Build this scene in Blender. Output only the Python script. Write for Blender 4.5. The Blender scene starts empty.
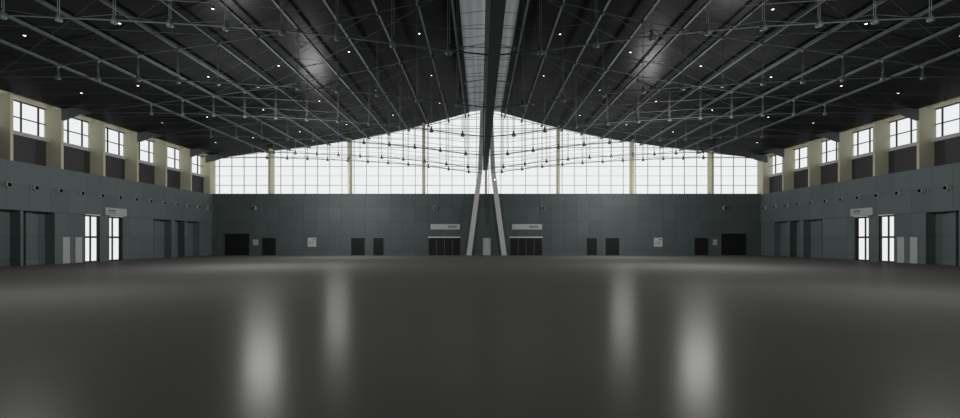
import bpy, bmesh, math, random
from mathutils import Vector, Matrix
random.seed(7)
scene = bpy.context.scene
COL = scene.collection
F = 500.0                       # focal length in pixels of the 960 px wide frame
CAMX, CAMZ = -0.87, 2.03
HW = 36.57                      # half width of the hall at the wall face
YB = 66.67                      # back wall face
XW, YW = 37.97, 68.07           # planes of the side windows and of the end windows
K = 2.653                       # spacing of the truss nodes
RC = -0.18                      # axis of the roof steel and the skylight
NODE = [2.18 + 2.653 * k for k in range(11)]   # truss nodes, distance from that axis

# ------------------------------------------------------------------ materials
def new_mat(name):
    m = bpy.data.materials.new(name); m.use_nodes = True
    nt = m.node_tree; b = nt.nodes['Principled BSDF']
    return m, nt, b

def plain(name, col, rough=0.6, metal=0.0, spec=0.5, var=0.06, scale=3.0):
    m, nt, b = new_mat(name)
    b.inputs['Roughness'].default_value = rough
    b.inputs['Metallic'].default_value = metal
    b.inputs['Specular IOR Level'].default_value = spec
    no = nt.nodes.new('ShaderNodeTexNoise'); no.inputs['Scale'].default_value = scale
    no.inputs['Detail'].default_value = 3
    tc = nt.nodes.new('ShaderNodeNewGeometry')
    nt.links.new(tc.outputs['Position'], no.inputs['Vector'])
    mr = nt.nodes.new('ShaderNodeMapRange')
    mr.inputs['To Min'].default_value = 1 - var; mr.inputs['To Max'].default_value = 1 + var
    nt.links.new(no.outputs['Fac'], mr.inputs['Value'])
    hs = nt.nodes.new('ShaderNodeHueSaturation'); hs.inputs['Color'].default_value = (*col, 1)
    nt.links.new(mr.outputs['Result'], hs.inputs['Value'])
    nt.links.new(hs.outputs['Color'], b.inputs['Base Color'])
    return m

def math_node(nt, op, a, b=None):
    n = nt.nodes.new('ShaderNodeMath'); n.operation = op
    for i, v in enumerate((a, b)):
        if v is None: continue
        if isinstance(v, (int, float)): n.inputs[i].default_value = v
        else: nt.links.new(v, n.inputs[i])
    return n.outputs[0]

def panel_mat(name, col, pu, pv, off_u=0.0, off_v=0.0, seam=0.65, gap=0.012, rough=0.55, axis='X', vaxis='Z', var=0.08, spec=0.4, perf=False):
    """cladding panels: seams on a grid in metres, a small tint difference from panel to panel"""
    m, nt, b = new_mat(name)
    b.inputs['Roughness'].default_value = rough
    b.inputs['Specular IOR Level'].default_value = spec
    g = nt.nodes.new('ShaderNodeNewGeometry')
    s = nt.nodes.new('ShaderNodeSeparateXYZ'); nt.links.new(g.outputs['Position'], s.inputs[0])
    u = math_node(nt, 'DIVIDE', math_node(nt, 'ADD', s.outputs[axis], off_u + 1000 * pu), pu)
    v = math_node(nt, 'DIVIDE', math_node(nt, 'ADD', s.outputs[vaxis], off_v + 1000 * pv), pv)
    fu, fv = math_node(nt, 'FRACT', u), math_node(nt, 'FRACT', v)
    su = math_node(nt, 'LESS_THAN', fu, gap * 2 / pu)
    sv = math_node(nt, 'LESS_THAN', fv, gap * 2 / pv)
    sm = math_node(nt, 'MAXIMUM', su, sv)
    cx = nt.nodes.new('ShaderNodeCombineXYZ')
    nt.links.new(math_node(nt, 'FLOOR', u), cx.inputs[0]); nt.links.new(math_node(nt, 'FLOOR', v), cx.inputs[1])
    wn = nt.nodes.new('ShaderNodeTexWhiteNoise'); nt.links.new(cx.outputs[0], wn.inputs['Vector'])
    tint = math_node(nt, 'ADD', math_node(nt, 'MULTIPLY', wn.outputs['Value'], 2 * var), 1 - var)
    val = math_node(nt, 'MULTIPLY', tint, math_node(nt, 'SUBTRACT', 1.0, math_node(nt, 'MULTIPLY', sm, 1 - seam)))
    if perf:   # rows of small perforations on part of the panels
        pf = math_node(nt, 'MULTIPLY',
                       math_node(nt, 'LESS_THAN', math_node(nt, 'FRACT', math_node(nt, 'MULTIPLY', u, 8.0)), 0.35),
                       math_node(nt, 'LESS_THAN', math_node(nt, 'FRACT', math_node(nt, 'MULTIPLY', v, 12.0)), 0.35))
        pf = math_node(nt, 'MULTIPLY', pf, math_node(nt, 'GREATER_THAN', wn.outputs['Value'], 0.45))
        val = math_node(nt, 'MULTIPLY', val, math_node(nt, 'SUBTRACT', 1.0, math_node(nt, 'MULTIPLY', pf, 0.28)))
    hs = nt.nodes.new('ShaderNodeHueSaturation'); hs.inputs['Color'].default_value = (*col, 1)
    nt.links.new(val, hs.inputs['Value'])
    nt.links.new(hs.outputs['Color'], b.inputs['Base Color'])
    return m

def glass_mat(name, amount=0.006):
    m = bpy.data.materials.new(name); m.use_nodes = True
    nt = m.node_tree; nt.nodes.clear()
    o = nt.nodes.new('ShaderNodeOutputMaterial'); mx = nt.nodes.new('ShaderNodeMixShader')
    t = nt.nodes.new('ShaderNodeBsdfTransparent'); t.inputs[0].default_value = (0.985, 0.99, 0.99, 1)
    gl = nt.nodes.new('ShaderNodeBsdfGlossy'); gl.inputs['Roughness'].default_value = 0.08
    gl.inputs[0].default_value = (0.9, 0.9, 0.9, 1)
    mx.inputs[0].default_value = amount
    nt.links.new(t.outputs[0], mx.inputs[1]); nt.links.new(gl.outputs[0], mx.inputs[2])
    nt.links.new(mx.outputs[0], o.inputs[0])
    return m

def skylight_mat(name):
    """milky glazing that lets the sky through, with long faint streaks"""
    m = bpy.data.materials.new(name); m.use_nodes = True
    nt = m.node_tree; nt.nodes.clear()
    o = nt.nodes.new('ShaderNodeOutputMaterial'); mx = nt.nodes.new('ShaderNodeMixShader')
    tl = nt.nodes.new('ShaderNodeBsdfTranslucent'); df = nt.nodes.new('ShaderNodeBsdfDiffuse')
    df.inputs[0].default_value = (0.25, 0.26, 0.26, 1)
    g = nt.nodes.new('ShaderNodeNewGeometry')
    mp = nt.nodes.new('ShaderNodeMapping'); mp.inputs['Scale'].default_value = (2.2, 0.05, 1)
    nt.links.new(g.outputs['Position'], mp.inputs[0])
    no = nt.nodes.new('ShaderNodeTexNoise'); no.inputs['Scale'].default_value = 1.0; no.inputs['Detail'].default_value = 4
    nt.links.new(mp.outputs[0], no.inputs['Vector'])
    cr = nt.nodes.new('ShaderNodeValToRGB')
    cr.color_ramp.elements[0].position = 0.3; cr.color_ramp.elements[1].position = 0.7
    cr.color_ramp.elements[0].color = (0.15, 0.158, 0.16, 1); cr.color_ramp.elements[1].color = (0.27, 0.28, 0.285, 1)
    nt.links.new(no.outputs['Fac'], cr.inputs[0]); nt.links.new(cr.outputs[0], tl.inputs[0])
    mx.inputs[0].default_value = 0.2
    nt.links.new(tl.outputs[0], mx.inputs[1]); nt.links.new(df.outputs[0], mx.inputs[2])
    nt.links.new(mx.outputs[0], o.inputs[0])
    return m

def emit_mat(name, col, strength):
    m = bpy.data.materials.new(name); m.use_nodes = True
    nt = m.node_tree; nt.nodes.clear()
    o = nt.nodes.new('ShaderNodeOutputMaterial'); e = nt.nodes.new('ShaderNodeEmission')
    e.inputs[0].default_value = (*col, 1); e.inputs[1].default_value = strength
    nt.links.new(e.outputs[0], o.inputs[0])
    return m

def sheen(m, rough, fac, dist='GGX', col=(0.95, 0.95, 0.95, 1)):
    """a thin even varnish over a matt base"""
    nt = m.node_tree; b = nt.nodes['Principled BSDF']; b.inputs['Specular IOR Level'].default_value = 0.0
    gl = nt.nodes.new('ShaderNodeBsdfAnisotropic'); gl.distribution = dist
    gl.inputs['Color'].default_value = col; gl.inputs['Roughness'].default_value = rough
    mx = nt.nodes.new('ShaderNodeMixShader'); mx.inputs[0].default_value = fac
    nt.links.new(b.outputs[0], mx.inputs[1]); nt.links.new(gl.outputs[0], mx.inputs[2])
    nt.links.new(mx.outputs[0], nt.nodes['Material Output'].inputs[0])
    return m

def floor_mat():
    m, nt, b = new_mat('polished_floor')
    g = nt.nodes.new('ShaderNodeNewGeometry')
    no = nt.nodes.new('ShaderNodeTexNoise'); no.inputs['Scale'].default_value = 0.35; no.inputs['Detail'].default_value = 6
    nt.links.new(g.outputs['Position'], no.inputs['Vector'])
    cr = nt.nodes.new('ShaderNodeValToRGB')
    cr.color_ramp.elements[0].color = (FLOOR_COL * 0.9, FLOOR_COL * 0.89, FLOOR_COL * 0.87, 1)
    cr.color_ramp.elements[1].color = (FLOOR_COL * 1.1, FLOOR_COL * 1.09, FLOOR_COL * 1.07, 1)
    nt.links.new(no.outputs['Fac'], cr.inputs[0]); nt.links.new(cr.outputs[0], b.inputs['Base Color'])
    n2 = nt.nodes.new('ShaderNodeTexNoise'); n2.inputs['Scale'].default_value = 2.5; n2.inputs['Detail'].default_value = 2
    nt.links.new(g.outputs['Position'], n2.inputs['Vector'])
    mr = nt.nodes.new('ShaderNodeMapRange')
    mr.inputs['To Min'].default_value = FLOOR_ROUGH - 0.004; mr.inputs['To Max'].default_value = FLOOR_ROUGH + 0.004
    nt.links.new(n2.outputs['Fac'], mr.inputs['Value']); nt.links.new(mr.outputs['Result'], b.inputs['Roughness'])
    b.inputs['Specular IOR Level'].default_value = 0.0
    gl = nt.nodes.new('ShaderNodeBsdfAnisotropic'); gl.distribution = 'GGX'
    gl.inputs['Color'].default_value = (0.95, 0.95, 0.93, 1)
    nt.links.new(mr.outputs['Result'], gl.inputs['Roughness'])
    mx = nt.nodes.new('ShaderNodeMixShader'); mx.inputs[0].default_value = FLOOR_SPEC
    nt.links.new(b.outputs[0], mx.inputs[1]); nt.links.new(gl.outputs[0], mx.inputs[2])
    nt.links.new(mx.outputs[0], nt.nodes['Material Output'].inputs[0])
    return m

FLOOR_COL, FLOOR_ROUGH, FLOOR_SPEC = 0.128, 0.25, 0.029
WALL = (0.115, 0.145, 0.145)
M = {}
M['floor'] = floor_mat()
M['deck'] = panel_mat('black_roof_deck', (0.019, 0.0195, 0.02), 1.2, 4.7, 0, 0.2, seam=0.6, gap=0.012, rough=0.3, axis='X', vaxis='Y', var=0.12, spec=0.4)
sheen(M['deck'], 0.265, 0.022)
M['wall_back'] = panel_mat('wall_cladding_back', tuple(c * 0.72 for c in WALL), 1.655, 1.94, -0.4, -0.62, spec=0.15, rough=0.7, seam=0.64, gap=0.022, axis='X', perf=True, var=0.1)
M['wall_side'] = panel_mat('wall_cladding_side', WALL, 1.9, 1.94, 0.3, -0.45, spec=0.2, rough=0.65, seam=0.64, gap=0.018, axis='Y', perf=True, var=0.1)  # seam row at the upper band's foot doubles as its painted shadow line
M['wall_top'] = plain('cream_plaster', (0.72, 0.70, 0.54), 0.8, var=0.03)
M['rear'] = plain('dark_rear_plaster', (0.1, 0.12, 0.12), 0.8)
M['fin'] = plain('cream_pilaster_paint', (0.57, 0.56, 0.41), 0.75, spec=0.2, var=0.05, scale=1.5)
M['sill'] = plain('grey_stone_sill', (0.45, 0.46, 0.45), 0.6)
M['louvre'] = plain('charcoal_panel', (0.045, 0.046, 0.047), 0.6, spec=0.3)
M['steel'] = plain('blue_grey_painted_steel', (0.095, 0.115, 0.12), 0.6, spec=0.15, var=0.05)
M['node'] = plain('cast_steel_grey', (0.10, 0.122, 0.122), 0.5, spec=0.4, var=0.05)
M['rod'] = plain('thin_steel_rod', (0.09, 0.1, 0.102), 0.5, spec=0.3)
M['hanger'] = plain('hanger_rod_steel', (0.14, 0.16, 0.163), 0.5, spec=0.3)
M['beam'] = plain('dark_spine_steel', (0.042, 0.052, 0.053), 0.55, spec=0.3)
M['bracket'] = plain('slate_bracket_steel', (0.10, 0.12, 0.13), 0.6, spec=0.3)
M['frame'] = plain('black_window_frame', (0.02, 0.021, 0.022), 0.5, spec=0.3)
M['mull'] = plain('grey_curtain_wall_frame', (0.30, 0.31, 0.30), 0.5, spec=0.3)
M['glass'] = glass_mat('clear_glass')
M['sky_glass'] = skylight_mat('milky_skylight_glass')
M['leg'] = plain('light_grey_mast', (0.52, 0.53, 0.53), 0.55, var=0.04)
M['mast'] = plain('mid_grey_mast', (0.34, 0.35, 0.36), 0.55, var=0.04)
M['door_dark'] = plain('black_door', (0.010, 0.011, 0.011), 0.6, spec=0.2)
M['door_soft'] = plain('dark_grey_door', (0.009, 0.0105, 0.011), 0.6, spec=0.2)
M['door_grey'] = plain('pale_grey_door', (0.40, 0.42, 0.42), 0.6)
M['door_frame'] = plain('grey_door_trim', (0.08, 0.09, 0.093), 0.5)
M['lintel'] = plain('pale_lintel_and_glint', (0.75, 0.76, 0.76), 0.4)
M['sign'] = plain('silver_sign_face', (0.42, 0.435, 0.435), 0.5)
M['sign_edge'] = plain('pale_sign_edge', (0.47, 0.49, 0.49), 0.5)
M['ink'] = plain('black_lettering', (0.02, 0.02, 0.02), 0.6)
M['ink_soft'] = plain('grey_lettering', (0.18, 0.19, 0.19), 0.6)
M['nozzle'] = plain('grey_nozzle_shell', (0.30, 0.32, 0.32), 0.45)
M['hole_shade'] = plain('nozzle_throat_shade', (0.004, 0.004, 0.004), 0.8, spec=0.1)
M['can'] = plain('black_lamp_can', (0.03, 0.03, 0.03), 0.5)
M['lamp'] = emit_mat('lit_lamp_lens', (1.0, 0.98, 0.94), 4.0)

# ------------------------------------------------------------------ mesh helpers
class MB:
    def __init__(self): self.v, self.f, self.s = [], [], []
    def add(self, vs, fs, smooth=False):
        n = len(self.v); self.v += [Vector(p) for p in vs]
        self.f += [tuple(i + n for i in f) for f in fs]; self.s += [smooth] * len(fs); return self
    def box(self, x0, x1, y0, y1, z0, z1):
        x0, x1 = min(x0, x1), max(x0, x1); y0, y1 = min(y0, y1), max(y0, y1); z0, z1 = min(z0, z1), max(z0, z1)
        vs = [(x0, y0, z0), (x1, y0, z0), (x1, y1, z0), (x0, y1, z0), (x0, y0, z1), (x1, y0, z1), (x1, y1, z1), (x0, y1, z1)]
        return self.add(vs, [(0, 3, 2, 1), (4, 5, 6, 7), (0, 1, 5, 4), (1, 2, 6, 5), (2, 3, 7, 6), (3, 0, 4, 7)])
    def tube(self, pts, r, n=6):
        """round bar through the points, r a number or one per point"""
        pts = [Vector(p) for p in pts]; rs = r if isinstance(r, (list, tuple)) else [r] * len(pts)
        vs, fs = [], []
        for i, p in enumerate(pts):
            d = (pts[min(i + 1, len(pts) - 1)] - pts[max(i - 1, 0)]).normalized()
            a = d.cross(Vector((0, 0, 1)) if abs(d.z) < 0.9 else Vector((0, 1, 0))).normalized(); b = d.cross(a)
            for k in range(n):
                t = 2 * math.pi * k / n
                vs.append(p + (a * math.cos(t) + b * math.sin(t)) * rs[i])
        for i in range(len(pts) - 1):
            for k in range(n):
                fs.append((i * n + k, i * n + (k + 1) % n, (i + 1) * n + (k + 1) % n, (i + 1) * n + k))
        fs.append(tuple(reversed(range(n)))); fs.append(tuple((len(pts) - 1) * n + k for k in range(n)))
        return self.add(vs, fs, n > 4)
    def lathe(self, prof, c, axis='Z', n=12):
        """profile (radius, height) turned about an axis through c"""
        c = Vector(c); vs, fs = [], []
        for r, h in prof:
            for k in range(n):
                t = 2 * math.pi * k / n; a, b = r * math.cos(t), r * math.sin(t)
                vs.append(c + (Vector((a, b, h)) if axis == 'Z' else Vector((h, a, b)) if axis == 'X' else Vector((a, h, b))))
        for i in range(len(prof) - 1):
            for k in range(n):
                fs.append((i * n + k, i * n + (k + 1) % n, (i + 1) * n + (k + 1) % n, (i + 1) * n + k))
        fs.append(tuple(reversed(range(n)))); fs.append(tuple((len(prof) - 1) * n + k for k in range(n)))
        return self.add(vs, fs, True)
    def prism(self, poly, y0, y1):
        """outline in (x, z) pushed along y"""
        n = len(poly)
        vs = [(x, y0, z) for x, z in poly] + [(x, y1, z) for x, z in poly]
        fs = [tuple(range(n)), tuple(reversed(range(n, 2 * n)))] + [(i, i + n, (i + 1) % n + n, (i + 1) % n) for i in range(n)]
        return self.add(vs, fs)
    def build(self, name, mat, parent=None, origin=None):
        org = Vector(origin) if origin is not None else Vector((0, 0, 0))
        if parent is not None: org = world_loc(parent)
        elif origin is None and self.v:
            lo = [min(p[i] for p in self.v) for i in range(3)]; hi = [max(p[i] for p in self.v) for i in range(3)]
            org = Vector(((lo[0] + hi[0]) / 2, (lo[1] + hi[1]) / 2, lo[2]))
        me = bpy.data.meshes.new(name)
        me.from_pydata([p - org for p in self.v], [], self.f)
        me.polygons.foreach_set('use_smooth', self.s)
        bm = bmesh.new(); bm.from_mesh(me); bmesh.ops.recalc_face_normals(bm, faces=bm.faces); bm.to_mesh(me); bm.free()
        me.materials.append(mat); me.update()
        o = bpy.data.objects.new(name, me); COL.objects.link(o)
        if parent is not None: o.parent = parent
        else: o.location = org
        return o

def world_loc(o):
    p = Vector(o.location)
    while o.parent is not None: o = o.parent; p += o.location
    return p

def tag(o, label=None, cat=None, group=None, kind=None):
    if label: o['label'] = label
    if cat: o['category'] = cat
    if group: o['group'] = group
    if kind: o['kind'] = kind
    return o

def empty(name, loc):
    o = bpy.data.objects.new(name, None); o.location = loc; o.empty_display_size = 0.3
    COL.objects.link(o); return o

def copy_tree(o, parent=None):
    c = o.copy(); COL.objects.link(c); c.parent = parent
    for ch in [x for x in o.children]: copy_tree(ch, c)
    return c

def struct(name, mb, mat): return tag(mb.build(name, mat), kind='structure')
def part(name, mb, mat, parent): return mb.build(name, mat, parent)

ORD = ['first', 'second', 'third', 'fourth', 'fifth', 'sixth', 'seventh', 'eighth', 'ninth', 'tenth', 'eleventh', 'twelfth', 'thirteenth', 'fourteenth']
SIDE = {-1: 'left', 1: 'right'}

def interp(tab, x):
    x = abs(x)
    if x <= tab[0][0]: return tab[0][1]
    for (a, va), (b, vb) in zip(tab, tab[1:]):
        if x <= b: return va + (vb - va) * (x - a) / (b - a)
    (a, va), (b, vb) = tab[-2], tab[-1]
    return vb + (vb - va) / (b - a) * (x - b)

ROOF = [(2.32, 19.4), (5.32, 18.58), (7.98, 17.83), (10.64, 17.18), (13.3, 16.62), (15.96, 16.1), (18.6, 15.64),
        (21.3, 15.24), (23.9, 14.87), (26.6, 14.53), (29.3, 14.22), (33.0, 13.72), (HW, 13.24)]
TOP = [(0, 18.9), (K, 18.33), (2*K, 17.63), (3*K, 17.03), (4*K, 16.43), (5*K, 15.93), (6*K, 15.43), (7*K, 15.03), (8*K, 14.63),
       (9*K, 14.23), (10*K, 13.93), (11*K, 13.53), (34.3, 12.95)]
BOT = [(0, 10.8), (K, 11.08), (2*K, 11.45), (3*K, 11.78), (4*K, 12.03), (5*K, 12.23), (6*K, 12.38), (7*K, 12.53), (8*K, 12.63),
       (9*K, 12.76), (10*K, 12.83), (11*K, 12.88), (34.3, 12.85)]
roof_z = lambda x: interp(ROOF, x - RC)
top_z = lambda x: interp(TOP, x - RC)
bot_z = lambda x: interp(BOT, x - RC)
BX = -0.2                       # the spine beam sits a little left of the hall's axis

# ------------------------------------------------------------------ setting
YR = -10.0
struct('floor', MB().box(-38.4, 38.4, YR - 0.3, 68.4, -0.3, 0.0), M['floor'])

xs = [r[0] for r in ROOF]
mb = MB()
for s in (-1, 1):
    pts = [(s * x + (RC if x < HW else 0), interp(ROOF, x)) for x in xs]
    lo = pts; hi = [(x, z + 0.35) for x, z in pts]
    n = len(xs)
    for y0, y1 in ((YR, 68.35),):
        vs = [(x, y0, z) for x, z in lo] + [(x, y1, z) for x, z in lo] + [(x, y0, z) for x, z in hi] + [(x, y1, z) for x, z in hi]
        fs = []
        for i in range(n - 1):
            fs += [(i, i + 1, n + i + 1, n + i), (2*n + i, 3*n + i, 3*n + i + 1, 2*n + i + 1),
                   (i, 2*n + i, 2*n + i + 1, i + 1), (n + i, n + i + 1, 3*n + i + 1, 3*n + i)]
        fs += [(0, n, 3*n, 2*n), (n - 1, 2*n - 1 + n, 4*n - 1, 2*n - 1)]
        mb.add(vs, fs)
struct('ceiling', mb, M['deck'])

# side walls: upper band, flush stretches and recesses below it
FLUSH = [(42.2, 45.2), (46.95, 48.2), (50.0, 54.6), (63.75, 68.3)]
PIERS = [(38.9, 39.14), (57.95, 58.7), (60.5, 60.9), (34.6, 35.0), (30.0, 30.5)]
RECESS = [(25.0, 30.0), (30.5, 34.6), (35.0, 38.9), (39.14, 42.05), (54.75, 57.95), (58.7, 60.5), (60.9, 63.75)]
for s in (-1, 1):
    mb = MB()
    bx = lambda x0, x1, *a: mb.box(s * x0, s * x1, *a)
    bx(HW, 38.3, YR, 68.3, 4.33, 8.1)
    for y0, y1 in FLUSH: bx(HW + 0.05, HW + 0.3 if y1 < 60 else 38.3, y0, y1, 0, 4.33)
    for y0, y1 in PIERS + [(YR, 25.0), (42.05, 42.2), (54.6, 54.75)]: bx(HW + 0.05, 38.3, y0, y1, 0, 4.33)
    for y0, y1 in RECESS:
        bx(37.45, 38.3, y0, y1, 0, 4.33)
        # folding leaves standing proud in the recess
        w = y1 - y0
        bx(37.2, 37.45, y0 + 0.30 * w, y0 + 0.52 * w, 0, 4.33)
    struct('wall_%s' % SIDE[s], mb, M['wall_side'])
    # unseen stretch before the first window, closed to keep the hall dark; head wall above the windows
    mb = MB()
    bx = lambda x0, x1, *a: mb.box(s * x0, s * x1, *a)
    bx(XW, 38.3, YR, 28.5, 8.1, 14.0)
    bx(XW, 38.3, 28.5, 68.3, 13.2, 14.0)
    bx(HW + 0.02, 38.3, YR, 68.3, 13.6, 14.0)
    struct('trim_%d' % (1 if s < 0 else 2), mb, M['wall_top'])
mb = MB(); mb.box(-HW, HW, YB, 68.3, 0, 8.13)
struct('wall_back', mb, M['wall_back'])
struct('trim_3', MB().box(-HW, HW, YB - 0.04, YB + 1.3, 8.131, 8.19), M['louvre'])
mb = MB(); mb.box(-38.3, 38.3, YR - 0.3, YR, 0, 20.0)
struct('wall_rear', mb, M['rear'])
for i, (x0, x1, y0, y1, nm) in enumerate(((-HW, HW, YB - 0.03, YB, 'baseboard_back'), (-HW - 0.05, -HW - 0.02, 50.0, 54.75, 'baseboard_left'), (HW + 0.05, HW + 0.02, 50.0, 54.75, 'baseboard_right'))):
    mb = MB()
    if nm == 'baseboard_back':
        for a, b in ((-HW, -35.0), (HW, 35.0), (-28.9, -18.2), (-13.5, -7.9), (-3.2, -1.0), (0.9, 3.0), (7.6, 13.2), (18.0, 27.6)):
            mb.box(a, b, y0, y1, 0, 0.12)
    else: mb.box(x0, x1, y0, y1, 0, 0.12)
    struct(nm, mb, M['door_frame'])

# ------------------------------------------------------------------ pilasters between the windows
FIN_Y = [28.5, 33.25, 38.0, 42.62, 47.4, 52.05, 56.8, 61.7]
for s in (-1, 1):
    vis = [y for y in FIN_Y if y > 36]
    for y in vis:
        o = MB().box(s * HW, s * (XW + 0.05), y, y + 0.25, 8.1, 13.22).build('pilaster', M['fin'])
        k = [v for v in vis].index(y)
        lab = 'cream upright pilaster between high %s-wall windows, %s one out from the back corner' % (SIDE[s], ORD[len(vis) - k])
        tag(o, lab, 'pilaster', 'pilasters along the %s wall' % SIDE[s])
    o = MB().box(s * 37.0, s * 38.3, 66.9, 68.3, 8.1, 13.18).build('pilaster', M['fin'])
    tag(o, 'wide cream pilaster filling the back %s corner beside the end glazing' % SIDE[s], 'pilaster', 'pilasters along the %s wall' % SIDE[s])
COLX = [-28.95, -18.4, -8.45, -0.07, 9.65, 19.6, 30.2]
COLN = ['first cream upright from the left corner', 'second cream upright from the left corner', 'cream upright just left of the leaning mast',
        'cream upright behind the leaning mast, between its legs', 'cream upright just right of the leaning mast',
        'second cream upright from the right corner', 'first cream upright from the right corner']
for x, nm in zip(COLX, COLN):
    z1 = roof_z(x) if abs(x) > 2.5 else 19.4
    w = 0.13
    o = MB().box(x - w, x + w, 66.72, 68.05, 8.19, min(roof_z(x - w), roof_z(x + w)) - 0.02 if abs(x) > 2.5 else 19.35).build('window_post', M['fin'])
    tag(o, nm + ', in front of the end windows', 'post', 'cream posts of the end windows')

# ------------------------------------------------------------------ windows
wn = 0
def pane_strip(x0, x1, y, zb, topf, n):
    m_ = MB(); xs_ = [x0 + (x1 - x0) * i / n for i in range(n + 1)]
    for a, b in zip(xs_, xs_[1:]):
        vs = [(a, y, zb), (b, y, zb), (b, y, topf(b)), (a, y, topf(a)), (a, y + .02, zb), (b, y + .02, zb), (b, y + .02, topf(b)), (a, y + .02, topf(a))]
        m_.add(vs, [(0, 1, 2, 3), (7, 6, 5, 4)])
    return m_
edges = [-37.0] + COLX + [37.0]
end_top = lambda x: roof_z(x) if abs(x - RC) > 2.32 else 19.55
VG = [-6.34 + 1.665 * i for i in range(-22, 30)]
HG = [9.47 + 1.285 * i for i in range(0, 8)]
for a, b in zip(edges, edges[1:]):
    wn += 1
    a2 = a + (0.13 if a > -36 else 0); b2 = b - (0.13 if b < 36 else 0)
    e = tag(empty('window_%d' % wn, ((a + b) / 2, YW, 8.13)), kind='structure')
    fr = MB()
    for x in VG:
        if a2 + 0.05 < x < b2 - 0.05: fr.box(x - 0.022, x + 0.022, YW - 0.06, YW + 0.05, 8.13, end_top(x) + 0.1)
    for i, z in enumerate(HG):
        # the bar runs only where the sloping roof still leaves glass
        x0, x1 = a2, b2
        while x0 < x1 and end_top(x0) < z: x0 += 0.1
        while x1 > x0 and end_top(x1) < z: x1 -= 0.1
        if x1 - x0 > 0.4: fr.box(x0, x1, YW - (0.07 if i % 2 == 0 else 0.03), YW + 0.05, z - (0.022 if i % 2 == 0 else 0.014), z + (0.022 if i % 2 == 0 else 0.014))
    fr.box(a2, b2, YW - 0.1, YW + 0.08, 8.13, 8.2)
    part('window_frame', fr, M['mull'], e)
    part('pane', pane_strip(a2, b2, YW, 8.2, lambda x: end_top(x) + 0.15, 12), M['glass'], e)

bays = list(zip(FIN_Y, FIN_Y[1:] + [66.9]))
for s in (-1, 1):
    for y0, y1 in bays:
        wn += 1
        ya, yb = y0 + 0.25, y1
        e = tag(empty('window_%d' % wn, (s * XW, (ya + yb) / 2, 8.1)), kind='structure')
        fr = MB()
        bx = lambda x0, x1, *q: fr.box(s * x0, s * x1, *q)
        for d in (0.85, 2.42, 4.0):
            bx(XW - 0.05, XW + 0.07, y0 + d - 0.03, y0 + d + 0.03, 10.6, 13.2)
        bx(XW - 0.05, XW + 0.07, ya, yb, 11.835, 11.895)
        bx(XW - 0.04, XW + 0.07, ya, yb, 13.12, 13.22); 
        part('window_frame', fr, M['frame'], e)
        part('pane', MB().box(s * (XW + 0.02), s * (XW + 0.04), ya, yb, 10.6, 13.2), M['glass'], e)
        part('window_sill', MB().box(s * 37.55, s * 38.2, ya - 0.02, yb + 0.02, 10.36, 10.66), M['sill'], e)
        part('apron_panel', MB().box(s * 37.85, s * 38.2, ya - 0.01, yb + 0.01, 8.1, 10.36), M['louvre'], e)

# ------------------------------------------------------------------ skylight and spine beam
sk = tag(empty('skylight', (0, 30, 19.38)), 'long milky ridge skylight strip running above the dark spine beam', 'skylight')
for s in (-1, 1):
    g = MB(); xa, xb, za, zb = RC, RC + s * 2.31, 19.75, 19.5
    g.add([(xa, YR, za), (xb, YR, zb), (xb, 68.3, zb), (xa, 68.3, za)], [(0, 1, 2, 3)])
    part('glazing', g, M['sky_glass'], sk)
    part('kerb', MB().box(RC + s * 2.2, RC + s * 2.31, YR, 68.3, 19.25, 19.8), M['deck'], sk)
for i in range(17):
    y = 66.6 - 2.35 * i
    part('rib', MB().tube([(RC - 2.3, y, 19.42), (RC, y, 19.66), (RC + 2.3, y, 19.42)], 0.02, 4), M['rod'], sk)

sp = tag(empty('spine_beam', (BX, 30, 10.73)), 'long dark steel spine beam hanging under the middle of the skylight', 'beam')
part('bottom_flange', MB().box(BX - 0.28, BX + 0.28, YR, 62.1, 10.73, 10.95), M['beam'], sp)
part('web', MB().box(BX - 0.2, BX + 0.2, YR, 62.1, 10.95, 18.9), M['beam'], sp)
part('top_flange', MB().box(BX - 0.28, BX + 0.28, YR, 62.1, 18.9, 19.1), M['beam'], sp)
part('end_plate', MB().box(BX - 0.3, BX + 0.3, 62.1, 62.2, 10.7, 19.1), M['beam'], sp)

# leaning mast: two legs, each a splayed strut with a steeper shaft on it
ms = tag(empty('mast', (0, 66.2, 0)), 'pale grey leaning two-legged mast standing against the middle of back wall', 'mast')
def skew(pts):       # square post through (x, z, half width) stations, along y half depth
    m_ = MB(); vs, fs = [], []
    for x, z, w in pts:
        vs += [(x - w, 66.2 - w * 0.9, z), (x + w, 66.2 - w * 0.9, z), (x + w, 66.2 + w * 0.9, z), (x - w, 66.2 + w * 0.9, z)]
    for i in range(len(pts) - 1):
        for k in range(4): fs.append((4*i + k, 4*i + (k + 1) % 4, 4*i + 4 + (k + 1) % 4, 4*i + 4 + k))
    fs += [(3, 2, 1, 0), tuple(4 * (len(pts) - 1) + k for k in range(4))]
    return m_.add(vs, fs)
for s in (-1, 1):
    lower = [(s * 2.33, 0.0, 0.33), (s * 1.62, 5.3, 0.32), (s * 0.98, 10.2, 0.29), (s * 0.84, 11.3, 0.27)]
    upper = [(s * 0.84, 11.3, 0.285), (s * 0.70, 15, 0.27), (s * 0.58, 19.3, 0.25)]
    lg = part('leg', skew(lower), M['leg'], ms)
    part('shaft', skew(upper), M['mast'], lg)  # shaft is a darker grey than the leg
    part('foot_plate', MB().box(s * 2.33 - 0.42, s * 2.33 + 0.42, 65.8, 66.55, 0, 0.06), M['mast'], lg)
fl = tag(empty('spotlight', (1.05, 65.85, 9.95)), 'tiny lit spotlight clamped on the right leg of the pale mast', 'spotlight')
part('housing', MB().lathe([(0.03, 0.12), (0.09, 0.1), (0.1, -0.08), (0.09, -0.1)], (1.05, 65.76, 9.95), 'Y', 10), M['can'], fl)
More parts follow.
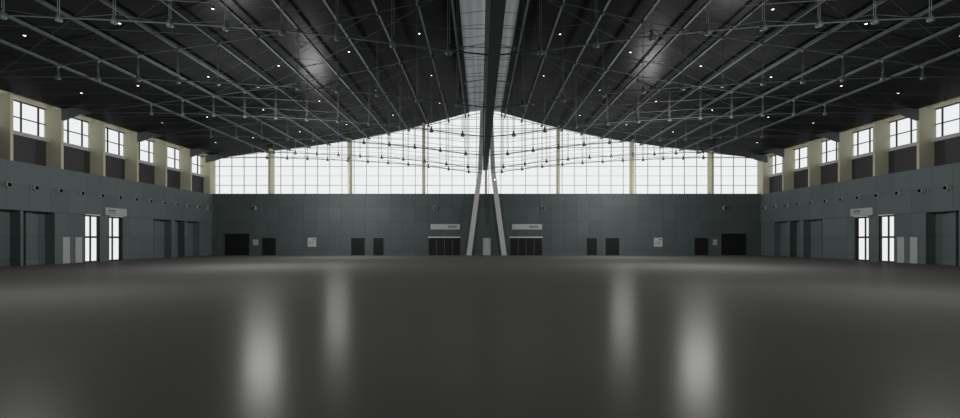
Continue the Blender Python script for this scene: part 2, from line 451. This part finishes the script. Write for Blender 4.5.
part('lens', MB().lathe([(0.085, 0), (0.085, -0.015)], (1.05, 65.655, 9.95), 'Y', 12), M['lamp'], fl)

# ------------------------------------------------------------------ trusses
TY = [23.8, 33.2, 42.6, 52.05, 61.5, 65.8]
ROWN = ['nearest row', 'second row from the front', 'third row from the front', 'fourth row from the front', 'fifth row from the front', 'last row, beside the end windows']
top_node_prof = [(0.04, -0.2), (0.10, -0.13), (0.12, 0.0), (0.10, 0.12)]
bot_node_prof = [(0.035, 0.30), (0.06, 0.2), (0.12, 0.05), (0.17, -0.07), (0.14, -0.17), (0.04, -0.21)]
upper_me, lower_me = {}, None
def node_mesh(name, prof, mat, ear):
    m_ = MB().lathe(prof, (0, 0, 0), 'Z', 10)
    if ear:
        m_.lathe([(0.05, -0.02), (0.075, 0), (0.05, 0.02)], (0.13, -0.03, -0.1), 'Y', 8)
        m_.box(-0.03, 0.03, -0.16, 0.16, -0.09, -0.03)
    o = m_.build(name, mat, None, (0, 0, 0)); me = o.data; bpy.data.objects.remove(o); return me
LOW_ME = node_mesh('lower_node', bot_node_prof, M['node'], True)
UP_ME = node_mesh('upper_node', top_node_prof, M['node'], False)
def inst(name, me, parent, loc):
    o = bpy.data.objects.new(name, me); COL.objects.link(o); o.parent = parent; o.location = Vector(loc) - world_loc(parent); return o
for j, y in enumerate(TY):
    last = j == 5
    for s in (-1, 1):
        t = tag(empty('roof_truss', (s * 18, y, 10.8)), 'slender suspended roof truss %s of the spine beam, %s' % (SIDE[s], ROWN[j]), 'truss', 'suspended roof trusses')
        xin = BX + s * 0.3 if not last else s * 0.6
        xk = [RC + s * d for d in NODE]
        part('top_chord', MB().tube([(xin, y, 18.75)] + [(x, y, top_z(x)) for x in xk] + [(s * 34.35, y, 12.97)], 0.032, 6), M['steel'], t)
        part('bottom_chord', MB().tube([(xin, y, 10.85)] + [(x, y, bot_z(x)) for x in xk] + [(s * 34.35, y, 12.85)], 0.038, 6), M['steel'], t)
        part('tie_cable', MB().tube([(xin, y + 0.07, 11.2)] + [(x, y + 0.07, bot_z(x) + (0.0 if k % 2 else 0.30)) for k, x in enumerate(xk)], 0.016, 4), M['rod'], t)
        for k, x in enumerate(xk):
            zt, zb = top_z(x), bot_z(x)
            h = MB()
            for d in (-0.05, 0.05): h.tube([(x + d, y, zb + 0.1), (x + d, y, zt)], 0.015, 5)
            part('hanger', h, M['hanger'], t)
            inst('lower_node', LOW_ME, t, (x, y, zb))
            inst('upper_node', UP_ME, t, (x, y, zt))
        if j < 2: continue            # the first brackets lie outside the frame
        # slate bracket at the eaves
        xo = HW if not last else 37.0
        poly = [(s * xo, 12.24), (s * xo, 13.2), (s * 35.6, 13.3), (s * 34.25, 13.02), (s * 34.2, 12.86), (s * 35.1, 12.78), (s * 35.75, 12.52)]
        b = MB().prism(poly, y + 0.03, y + 0.27).build('roof_bracket', M['bracket'])
        where = ['', '', 'nearest the camera', 'second of four from the front', 'third of four from the front', 'farthest, in front of the end windows'][j]
        tag(b, 'tapered slate steel bracket under the %s eave, %s' % (SIDE[s], where), 'bracket', 'eaves brackets')

# long bars along the hall through the truss nodes
for s in (-1, 1):
    for k in range(1, 12):
        x = RC + s * (NODE[k - 1] if k > 1 else 2.6); z = top_z(x)
        b = MB().box(x - 0.08, x + 0.08, YR, 67.0, z - 0.01, z + 0.15)
        o = b.build('purlin', M['steel'])
        lab = 'long blue-grey roof purlin on the %s slope, %s' % (SIDE[s], 'closest to the skylight' if k == 1 else 'outermost, nearest the eave' if k == 11 else '%s out from the skylight' % ORD[k - 1])
        tag(o, lab, 'purlin', 'long purlins on the %s slope' % SIDE[s])

# thin brace rods crossing the bays, thin sagging cables between the trusses
bayY = [14.4] + TY[:5]
for s in (-1, 1):
    for j, (ya, yb) in enumerate(zip(bayY, bayY[1:])):
        for q, kf in enumerate((12.3, 10.6, 9.0, 7.4)):
            pts = []
            for i in range(7):
                k = kf - 6 * i / 6.0; x = RC + s * K * k
                pts.append((x, yb + (ya - yb) * i / 6.0, top_z(x) - 0.05))
            o = MB().tube(pts, 0.013, 4).build('brace_rod', M['rod'])
            tag(o, 'thin diagonal brace rod, %s slope, %s bay from the front, %s outward' % (SIDE[s], ORD[j], ORD[3 - q]), 'rod', 'diagonal brace rods under the roof')
    for j, (ya, yb) in enumerate(zip(bayY, bayY[1:])):
        for q, fr_ in enumerate((0.2, 0.48, 0.8)):
            y = ya + (yb - ya) * fr_
            pts = [(BX + s * 0.3, y, 11.3)] + [(RC + s * d, y, bot_z(RC + s * d) + 0.25) for d in NODE] + [(s * 35.6, y, 12.95), (s * 36.5, y, 13.05)]
            o = MB().tube(pts, 0.012, 4).build('cross_cable', M['rod'])
            tag(o, 'thin sagging cross cable on the %s, %s bay from the front, %s in it' % (SIDE[s], ORD[j], ORD[q]), 'cable', 'thin cross cables under the roof')

# ------------------------------------------------------------------ ceiling downlights
ROWS = [(30.0, [28.1, 22.4, 16.8, 11.2, 5.6]), (39.8, [32.5, 28.0, 22.4, 16.8, 11.2, 5.6]), (49.9, [32.5, 28.0, 22.4, 16.8, 11.2, 5.6]), (60.0, [32.5, 28.0, 22.4, 16.8, 11.2, 5.6])]
proto = None
for r, (y, xs_) in enumerate(ROWS):
    for s in (-1, 1):
        for q, x in enumerate(sorted(xs_)):
            loc = (s * x - 0.1, y, roof_z(s * x - 0.1) - 0.035)
            if proto is None:
                proto = empty('downlight', loc)
                part('can', MB().lathe([(0.11, 0.2), (0.11, -0.03), (0.09, -0.04)], loc, 'Z', 14), M['can'], proto)
                part('lens', MB().lathe([(0.075, -0.04), (0.075, -0.045)], loc, 'Z', 14), M['lamp'], proto)
                o = proto
            else:
                o = copy_tree(proto); o.location = loc
            tag(o, 'small lit round downlight, %s slope, %s, %s out from the skylight' % (SIDE[s], ['nearest row', 'second row', 'third row', 'farthest row'][r], ORD[q]), 'downlight', 'downlights under the black roof')

# ------------------------------------------------------------------ air jet nozzles
def nozzle(ax, sgn):
    t = empty('air_nozzle', (0, 0, 0))
    P = lambda pr: [(r_, sgn * h_) for r_, h_ in pr]
    part('flange', MB().lathe(P([(0.29, 0), (0.29, 0.03), (0.25, 0.05)]), (0, 0, 0), ax, 18), M['nozzle'], t)
    part('barrel', MB().lathe(P([(0.25, 0.03), (0.26, 0.1), (0.24, 0.2), (0.21, 0.26), (0.18, 0.27), (0.17, 0.255)]), (0, 0, 0), ax, 18), M['nozzle'], t)
    part('throat_shade', MB().lathe(P([(0.175, 0.265), (0.175, 0.272)]), (0, 0, 0), ax, 16), M['hole_shade'], t)  # flat black disc paints the shade inside the open barrel
    return t
for s in (-1, 1):
    pr = None
    for i in range(13):
        o = nozzle('X', -s) if pr is None else copy_tree(pr)
        pr = pr or o
        o.location = (s * HW, 37.68 + 2.32 * i, 6.2)
        tag(o, 'round grey air nozzle on the %s wall, %s one out from the back corner' % (SIDE[s], ORD[12 - i]), 'air nozzle', 'air nozzles along the %s wall' % SIDE[s])
pr = None
for px, nm in ((254.5, 'at the far left, above the big black doorway'), (435, 'above the left centre door sign'), (543.4, 'above the right centre door sign'), (724.5, 'at the far right, above the big black doorway')):
    o = nozzle('Y', -1) if pr is None else copy_tree(pr)
    pr = pr or o
    o.location = ((px - 480) * YB / F + CAMX, YB, 6.3)
    tag(o, 'round air nozzle on the back wall, ' + nm, 'air nozzle', 'air nozzles on the back wall')

# ------------------------------------------------------------------ doors, signs and boards of the back wall
def bxm(px): return (px - 480) * YB / F + CAMX
dn = 0
def back_door(p0, p1, h, mat, leaves=1, lintel=False):
    global dn; dn += 1
    x0, x1 = bxm(p0), bxm(p1)
    e = tag(empty('door_%d' % dn, ((x0 + x1) / 2, YB, 0)), kind='structure')
    fr = MB(); t = 0.09
    fr.box(x0 - t, x0, YB - 0.06, YB + 0.02, 0, h + t); fr.box(x1, x1 + t, YB - 0.06, YB + 0.02, 0, h + t); fr.box(x0, x1, YB - 0.06, YB + 0.02, h, h + t)
    w = (x1 - x0) / leaves
    for i in range(1, leaves): fr.box(x0 + i * w - 0.03, x0 + i * w + 0.03, YB - 0.07, YB + 0.02, 0, h)
    part('door_frame', fr, M['door_frame'], e)
    for i in range(leaves):
        lf = part('door_leaf', MB().box(x0 + i * w + (0.03 if leaves > 1 else 0.005), x0 + (i + 1) * w - (0.03 if leaves > 1 else 0.005), YB - 0.03, YB + 0.02, 0.01, h), mat, e)
        hx = x0 + i * w + (0.12 if i % 2 else w - 0.12)
        part('door_handle', MB().box(hx - 0.015, hx + 0.015, YB - 0.08, YB - 0.03, 0.95, 1.15), M['door_frame'], lf)
    if lintel: part('lintel', MB().box(x0 - 0.1, x1 + 0.05, YB - 0.14, YB, h + 0.09, h + 0.2), M['lintel'], e)
    return e
back_door(224.8, 249.6, 2.88, M['door_dark'])
back_door(262.3, 276.0, 2.30, M['door_dark'])
back_door(351.2, 364.8, 2.30, M['door_soft'])
back_door(373.3, 383.8, 2.30, M['door_soft'])
back_door(428.7, 460.2, 2.26, M['door_dark'], 4, True)
back_door(482.8, 490.8, 2.28, M['door_grey'])
back_door(510.2, 542.0, 2.26, M['door_dark'], 4, True)
back_door(586.7, 597.0, 2.30, M['door_soft'])
back_door(605.4, 619.2, 2.30, M['door_soft'])
back_door(694.4, 708.2, 2.30, M['door_dark'])
back_door(721.2, 746.0, 2.88, M['door_dark'])

def glyph(m_, x, z, w, h, y, seedv):
    """a small cluster of brush strokes, unreadable at this distance"""
    rnd = random.Random(seedv); t = h * 0.16
    for i in range(3):
        zz = z + h * (0.1 + 0.36 * i); m_.box(x + rnd.uniform(0, .12) * w, x + w * rnd.uniform(.8, 1), y, y + 0.01, zz, zz + t)
    for i in range(2):
        xx = x + w * (0.2 + 0.45 * i + rnd.uniform(-.08, .08)); m_.box(xx, xx + t, y, y + 0.01, z, z + h)
for p0, p1, t0, t1, nm, sd in ((430.6, 460.0, 448.5, 457.0, 'left', 3), (511.9, 542.0, 529.6, 538.4, 'right', 9)):
    x0, x1 = bxm(p0), bxm(p1)
    e = tag(empty('door_sign', ((x0 + x1) / 2, YB, 3.45)), 'long silver sign with dark lettering above the four-leaf door %s of the mast' % nm, 'sign', 'silver door signs on the back wall')
    part('face', MB().box(x0 + 0.05, x1 - 0.05, YB - 0.12, YB, 3.5, 4.08), M['sign'], e)
    fr = MB(); fr.box(x0, x1, YB - 0.13, YB, 3.43, 3.5); fr.box(x0, x1, YB - 0.13, YB, 4.08, 4.14)
    fr.box(x0, x0 + 0.05, YB - 0.13, YB, 3.5, 4.08); fr.box(x1 - 0.05, x1, YB - 0.13, YB, 3.5, 4.08)
    part('rim', fr, M['sign_edge'], e)
    tx = MB(); a, b = bxm(t0), bxm(t1); w = (b - a) / 4
    for i in range(4): glyph(tx, a + i * w, 3.66, w * 0.8, 0.28, YB - 0.13, sd + i)
    part('lettering', tx, M['ink'], e)
for p0, p1, z0, z1, lab, mark in ((307.8, 316.2, 1.14, 2.32, 'square pale notice board on the left half of the back wall', True), (653.9, 662.3, 1.14, 2.32, 'square pale notice board on the right half of the back wall', True),
                            (253.2, 258.2, 1.36, 2.10, 'small pale plate between the two black doors at back left', False), (713.0, 717.0, 1.36, 2.10, 'small pale plate between the two black doors at back right', False)):
    x0, x1 = bxm(p0), bxm(p1)
    e = tag(empty('notice_board' if mark else 'wall_plate', ((x0 + x1) / 2, YB, z0)), lab, 'notice board' if mark else 'plate')
    part('panel', MB().box(x0, x1, YB - 0.05, YB, z0, z1), M['sign'] if mark else M['door_grey'], e)
    tx = MB(); w = x1 - x0; h = z1 - z0
    if mark:
        tx.box(x0 + w * .62, x0 + w * .86, YB - 0.06, YB - 0.05, z0 + h * .76, z0 + h * .85)
        part('heading', tx, M['ink'], e); tx = MB()
        for i in range(4):
            for q in range(2): tx.box(x0 + w * (.16 + .38 * q), x0 + w * (.44 + .36 * q), YB - 0.06, YB - 0.05, z0 + h * (.30 + .1 * i), z0 + h * (.345 + .1 * i))
        part('printed_lines', tx, M['ink_soft'], e)
    else:
        for i in range(3): tx.box(x0 + w * .25, x0 + w * .8, YB - 0.06, YB - 0.05, z0 + h * (.25 + .2 * i), z0 + h * (.33 + .2 * i))
        part('printed_lines', tx, M['ink_soft'], e)

# ------------------------------------------------------------------ glass doors, service doors and signs of the side walls
for s in (-1, 1):
    for y0, y1, dep in ((45.2, 46.95, 0.06), (48.2, 50.0, 0.26)):
        dn += 1
        e = tag(empty('door_%d' % dn, (s * (HW + dep), (y0 + y1) / 2, 0)), kind='structure')
        xa, xb = s * (HW + dep), s * (HW + dep + 0.1)
        fr = MB()
        fr.box(xa, xb, y0, y0 + (0.09 if dep < 0.1 else 0.30), 0, 4.33); fr.box(xa, xb, y1 - 0.12, y1, 0, 4.33)
        fr.box(xa, xb, y0, y1, 4.18, 4.33); fr.box(xa, xb, y0, y1, 2.22, 2.38); fr.box(xa, xb, y0, y1, 0, 0.1)
        ym = y0 + (y1 - y0) * 0.42
        fr.box(xa, xb, ym - 0.05, ym + 0.05, 0, 4.33)
        part('door_frame', fr, M['frame'], e)
        part('reveal', MB().box(s * (HW + 0.01), s * (HW + 0.3), y1 - 0.03, y1 + 0.0, 0, 4.33), M['frame'], e)
        part('pane', MB().box(s * (HW + dep + 0.04), s * (HW + dep + 0.06), y0 + 0.09, y1 - 0.12, 0.1, 4.18), M['glass'], e)
        part('lintel', MB().box(s * (HW - 0.05), s * HW, y0, y1, 4.30, 4.38), M['lintel'], e)  # pale colour also stands for light reflected above the glass
    for y0, y1 in ((42.82, 43.55), (44.15, 44.88)):
        dn += 1
        e = tag(empty('door_%d' % dn, (s * HW, (y0 + y1) / 2, 0)), kind='structure')
        part('door_leaf', MB().box(s * (HW + 0.01), s * (HW + 0.06), y0, y1, 0.02, 2.28), M['door_grey'], e)
    y0, y1 = 47.55, 50.35
    e = tag(empty('door_sign', (s * HW, (y0 + y1) / 2, 4.42)), 'silver sign with small dark lettering above the glass doors of the %s wall' % SIDE[s], 'sign', 'silver signs on the side walls')
    part('face', MB().box(s * (HW - 0.12), s * HW, y0 + 0.05, y1 - 0.05, 4.46, 5.08), M['sign'], e)
    fr = MB()
    for q in ((y0, y1, 4.41, 4.46), (y0, y1, 5.08, 5.13), (y0, y0 + 0.05, 4.46, 5.08), (y1 - 0.05, y1, 4.46, 5.08)): fr.box(s * (HW - 0.13), s * HW, *q)
    part('rim', fr, M['sign_edge'], e)
    tx = MB(); x_ = s * (HW - 0.13)
    ys = [y0 + 0.35 + 0.24 * i for i in range(4)] if s < 0 else [y1 - 0.35 - 0.24 * i - 0.2 for i in range(4)]
    for i, yy in enumerate(ys):
        for zz in (4.80, 4.9): tx.box(x_, x_ + s * 0.01, yy, yy + 0.17, zz, zz + 0.05)
        tx.box(x_, x_ + s * 0.01, yy + 0.03 * (i % 3), yy + 0.06 + 0.03 * (i % 3), 4.78, 4.98)
    part('lettering', tx, M['ink'], e)
    u = MB().box(x_, x_ + s * 0.01, min(ys), max(ys) + 0.2, 4.60, 4.68)
    part('small_lettering', u, M['ink_soft'], e)

# ------------------------------------------------------------------ light
w = bpy.data.worlds.new('overcast'); scene.world = w; w.use_nodes = True
w.node_tree.nodes['Background'].inputs[0].default_value = (0.985, 0.99, 1.0, 1)
w.node_tree.nodes['Background'].inputs[1].default_value = 0.90

LX, LY, LZ, LP = 16.7, (38.3, 58.4, 18.2, -2.0), (8.1, 8.2, 8.0, 8.0), (3100, 2500, 1500, 1500)
def lamp(x, y, z, p):
    l = bpy.data.lights.new('hall_lamp', 'POINT'); l.energy = p; l.shadow_soft_size = 0.05; l.color = (1.0, 0.99, 0.97)
    o = bpy.data.objects.new('hall_lamp', l); COL.objects.link(o); o.location = (x, y, z); return o
for s in (-1, 1):
    for i in range(4):
        for dx in (-0.9, -0.3, 0.3, 0.9): lamp(CAMX + s * LX + dx, LY[i], LZ[i], LP[i] / 4)

# ------------------------------------------------------------------ camera and view
cam = bpy.data.cameras.new('camera'); co = bpy.data.objects.new('camera', cam); COL.objects.link(co)
cam.sensor_fit = 'HORIZONTAL'; cam.sensor_width = 36.0; cam.lens = F / 960 * 36.0
cam.shift_y = 31.0 / 960
cam.clip_start = 0.05; cam.clip_end = 500
co.location = (CAMX, 0, CAMZ); co.rotation_euler = (math.radians(90), 0, 0)
scene.camera = co
vs = scene.view_settings
vs.view_transform = 'Standard'; vs.look = 'None'; vs.gamma = 1.0; vs.exposure = 0.0
vs.use_curve_mapping = False
cy = scene.cycles
cy.use_denoising = True
cy.max_bounces = 6; cy.diffuse_bounces = 4; cy.transparent_max_bounces = 16
cy.sample_clamp_indirect = 4.0
